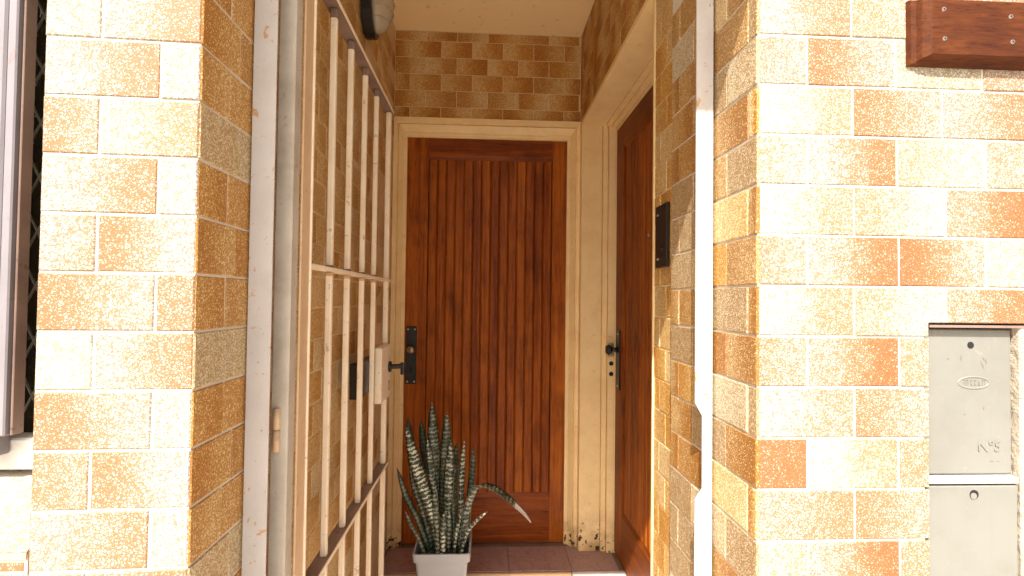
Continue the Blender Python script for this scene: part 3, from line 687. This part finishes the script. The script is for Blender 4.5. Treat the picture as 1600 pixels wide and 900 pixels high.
# ------------------------------------------------------------------ snake plant in its square pot
pp = thing('snake_plant', 'variegated snake plant with stiff banded leaves, one bent over with its tip painted sunlit white', 'plant', (-.15, 1.95, LAND))
pt = thing('flower_pot', 'square light grey plastic pot holding the snake plant', 'pot', (-.148, 1.952, LAND))
cx, cy = -.1475, 1.952; zr = -.908
def sq(bm, h, z, r=.012):
    out = []
    for sx_, sy_, a0 in ((1, 1, 0), (-1, 1, 90), (-1, -1, 180), (1, -1, 270)):
        for k in range(4):
            a = math.radians(a0+30*k); out.append(bm.verts.new((cx+sx_*(h-r)+r*math.cos(a), cy+sy_*(h-r)+r*math.sin(a), z)))
    return out
pb = bmesh.new(); rs = [sq(pb, .074, LAND+.002), sq(pb, .090, zr-.034), sq(pb, .101, zr-.030), sq(pb, .1035, zr-.004), sq(pb, .1020, zr), sq(pb, .0960, zr), sq(pb, .0935, zr-.03), sq(pb, .088, zr-.09)]
for a, b_ in zip(rs, rs[1:]):
    n_ = len(a)
    for i in range(n_): pb.faces.new((a[i], a[(i+1) % n_], b_[(i+1) % n_], b_[i]))
pb.faces.new(rs[0])
obj('pot_body', pb, M['pot'], pt)
sb = bmesh.new(); gN = 12; gv = {}
for i in range(gN+1):
    for j in range(gN+1):
        gv[i, j] = sb.verts.new((cx-.0925+.185*i/gN, cy-.0925+.185*j/gN, zr-.028+random.uniform(-.005, .006)))
for i in range(gN):
    for j in range(gN): sb.faces.new((gv[i, j], gv[i+1, j], gv[i+1, j+1], gv[i, j+1]))
obj('soil', sb, M['soil'], pt, True)
def leaf(pts, w, yaw=0.0, fold=.35, pale_tip=None, wf=None):
    """stiff leaf along a smooth curve of (x, y, z) points, V-shaped in section, thick at the base"""
    P = [Vector(p) for p in pts]
    def cr(t_):
        n_ = len(P)-1; s_ = min(int(t_*n_), n_-1); u = t_*n_-s_
        p0, p1, p2, p3 = P[max(s_-1, 0)], P[s_], P[s_+1], P[min(s_+2, n_)]
        return .5*((2*p1)+(p2-p0)*u+(2*p0-5*p1+4*p2-p3)*u*u+(3*p1-p0-3*p2+p3)*u**3)
    n_ = 22; bm = bmesh.new(); uvl = bm.loops.layers.uv.new('UVMap'); rows = []; L = 0; prev = None; vs_ = []
    side0 = Vector((math.cos(yaw), math.sin(yaw), 0))
    for i in range(n_+1):
        t_ = i/n_; c_ = cr(t_); d = (cr(min(t_+.01, 1))-cr(max(t_-.01, 0))).normalized()
        if prev is not None: L += (c_-prev).length
        prev = c_
        s_ = (side0-d*side0.dot(d)).normalized(); nn = d.cross(s_).normalized()
        tw = Matrix.Rotation(math.sin(t_*2.3+yaw*3)*.25, 3, d); s_ = tw @ s_; nn = tw @ nn
        prof = (.72+.28*min(t_/.45, 1))*(1-max(0, (t_-.55)/.45)**2.2)
        ww = max(w*.5*prof*(1+.04*math.sin(9*t_+yaw)), .0006); th_ = .0035*(1-.75*t_)+.0006
        q = [c_-s_*ww+nn*(fold*ww), c_-s_*ww*.5+nn*(fold*ww*.28), c_, c_+s_*ww*.5+nn*(fold*ww*.28), c_+s_*ww+nn*(fold*ww),
             c_+s_*ww*.5+nn*(fold*ww*.28-th_), c_-nn*th_*1.2, c_-s_*ww*.5+nn*(fold*ww*.28-th_)]
        rows.append(([bm.verts.new(p) for p in q], L))
    U = [0, .25, .5, .75, 1, .75, .5, .25, 0]
    tip_f = []
    for (a, la_), (b_, lb_) in zip(rows, rows[1:]):
        for j in range(8):
            f = bm.faces.new((a[j], a[(j+1) % 8], b_[(j+1) % 8], b_[j])); f.smooth = True
            u0, u1 = (U[j], U[j+1])
            for lp_, uvv in zip(f.loops, ((u0, la_), (u1, la_), (u1, lb_), (u0, lb_))): lp_[uvl].uv = uvv
            if pale_tip and la_ > pale_tip: f.material_index = 1
    bm.faces.new(rows[-1][0]); bm.faces.new(rows[0][0])
    o = obj('leaf', bm, M['leaf'], pp)
    if pale_tip: o.data.materials.append(M['leaf_tip_sun'])
    return o
zs0 = zr-.03
leaf([(-.175, 1.99, zs0), (-.182, 1.985, -.75), (-.190, 1.98, -.58), (-.203, 1.98, -.396)], .058, .25)
leaf([(-.150, 1.98, zs0), (-.150, 1.98, -.75), (-.146, 1.975, -.60), (-.145, 1.97, -.430)], .052, -.2)
leaf([(-.145, 1.905, zs0), (-.185, 1.895, -.78), (-.240, 1.885, -.62), (-.284, 1.875, -.462)], .052, .1)
leaf([(-.160, 1.93, zs0), (-.178, 1.93, -.75), (-.195, 1.93, -.63), (-.212, 1.93, -.520)], .034, .5)
leaf([(-.135, 1.93, zs0), (-.137, 1.93, -.75), (-.132, 1.93, -.64), (-.125, 1.93, -.530)], .042, -.35)
leaf([(-.085, 1.95, zs0), (-.082, 1.95, -.77), (-.080, 1.95, -.65), (-.075, 1.95, -.530)], .032, .9)
leaf([(-.068, 1.98, zs0), (-.060, 1.985, -.77), (-.050, 1.985, -.67), (-.043, 1.99, -.570)], .034, -.6)
leaf([(-.075, 1.93, zs0), (-.062, 1.93, -.82), (-.045, 1.93, -.745), (-.018, 1.93, -.700), (.040, 1.93, -.712), (.110, 1.93, -.765), (.152, 1.93, -.803), (.178, 1.93, -.833)], .050, .9, .30, .40)
leaf([(-.078, 1.90, zs0), (-.060, 1.90, -.86), (-.028, 1.895, -.815), (.013, 1.89, -.775)], .022, .6)
leaf([(-.195, 1.92, zs0), (-.240, 1.91, -.81), (-.282, 1.90, -.72), (-.315, 1.89, -.615)], .024, .2)
leaf([(-.205, 1.88, zs0), (-.230, 1.87, -.87), (-.255, 1.86, -.82), (-.278, 1.85, -.752)], .021, -.4)
leaf([(-.185, 1.95, zs0), (-.220, 1.95, -.80), (-.255, 1.95, -.70), (-.278, 1.95, -.615)], .036, .4)
leaf([(-.143, 1.872, zs0), (-.143, 1.868, -.87), (-.142, 1.866, -.81), (-.141, 1.865, -.765)], .026, .0)
leaf([(-.110, 1.90, zs0), (-.104, 1.90, -.87), (-.093, 1.90, -.81), (-.082, 1.90, -.775)], .024, -.8)
leaf([(-.185, 2.03, zs0), (-.205, 2.03, -.75), (-.235, 2.03, -.60), (-.250, 2.03, -.475)], .040, -.3)
leaf([(-.200, 2.02, zs0), (-.240, 2.02, -.78), (-.275, 2.02, -.62), (-.300, 2.02, -.462)], .046, .5)
leaf([(-.120, 2.02, zs0), (-.118, 2.02, -.76), (-.112, 2.02, -.66), (-.108, 2.02, -.560)], .040, .2)
leaf([(-.165, 1.89, zs0), (-.172, 1.888, -.84), (-.178, 1.886, -.76), (-.180, 1.885, -.69)], .034, -.5)
leaf([(-.150, 2.03, zs0), (-.165, 2.03, -.80), (-.170, 2.03, -.68), (-.172, 2.03, -.56)], .044, -.1)
leaf([(-.105, 1.96, zs0), (-.108, 1.96, -.80), (-.112, 1.96, -.70), (-.110, 1.96, -.63)], .036, .7)

for o_, am in zip([c for c in pp.children], [.45, .40, .95, .65, .75, .70, .25, .60, .95, .25, .35, .55, .85, .90, .12, .10, .2, .5, .15, .25]):
    o_.color = (am, am, am, 1)

# tidy: children of moved empties keep their world coordinates
for o in list(bpy.data.objects):
    if o.parent and o.parent.type == 'EMPTY':
        o.matrix_parent_inverse = Matrix.Translation(-o.parent.location)
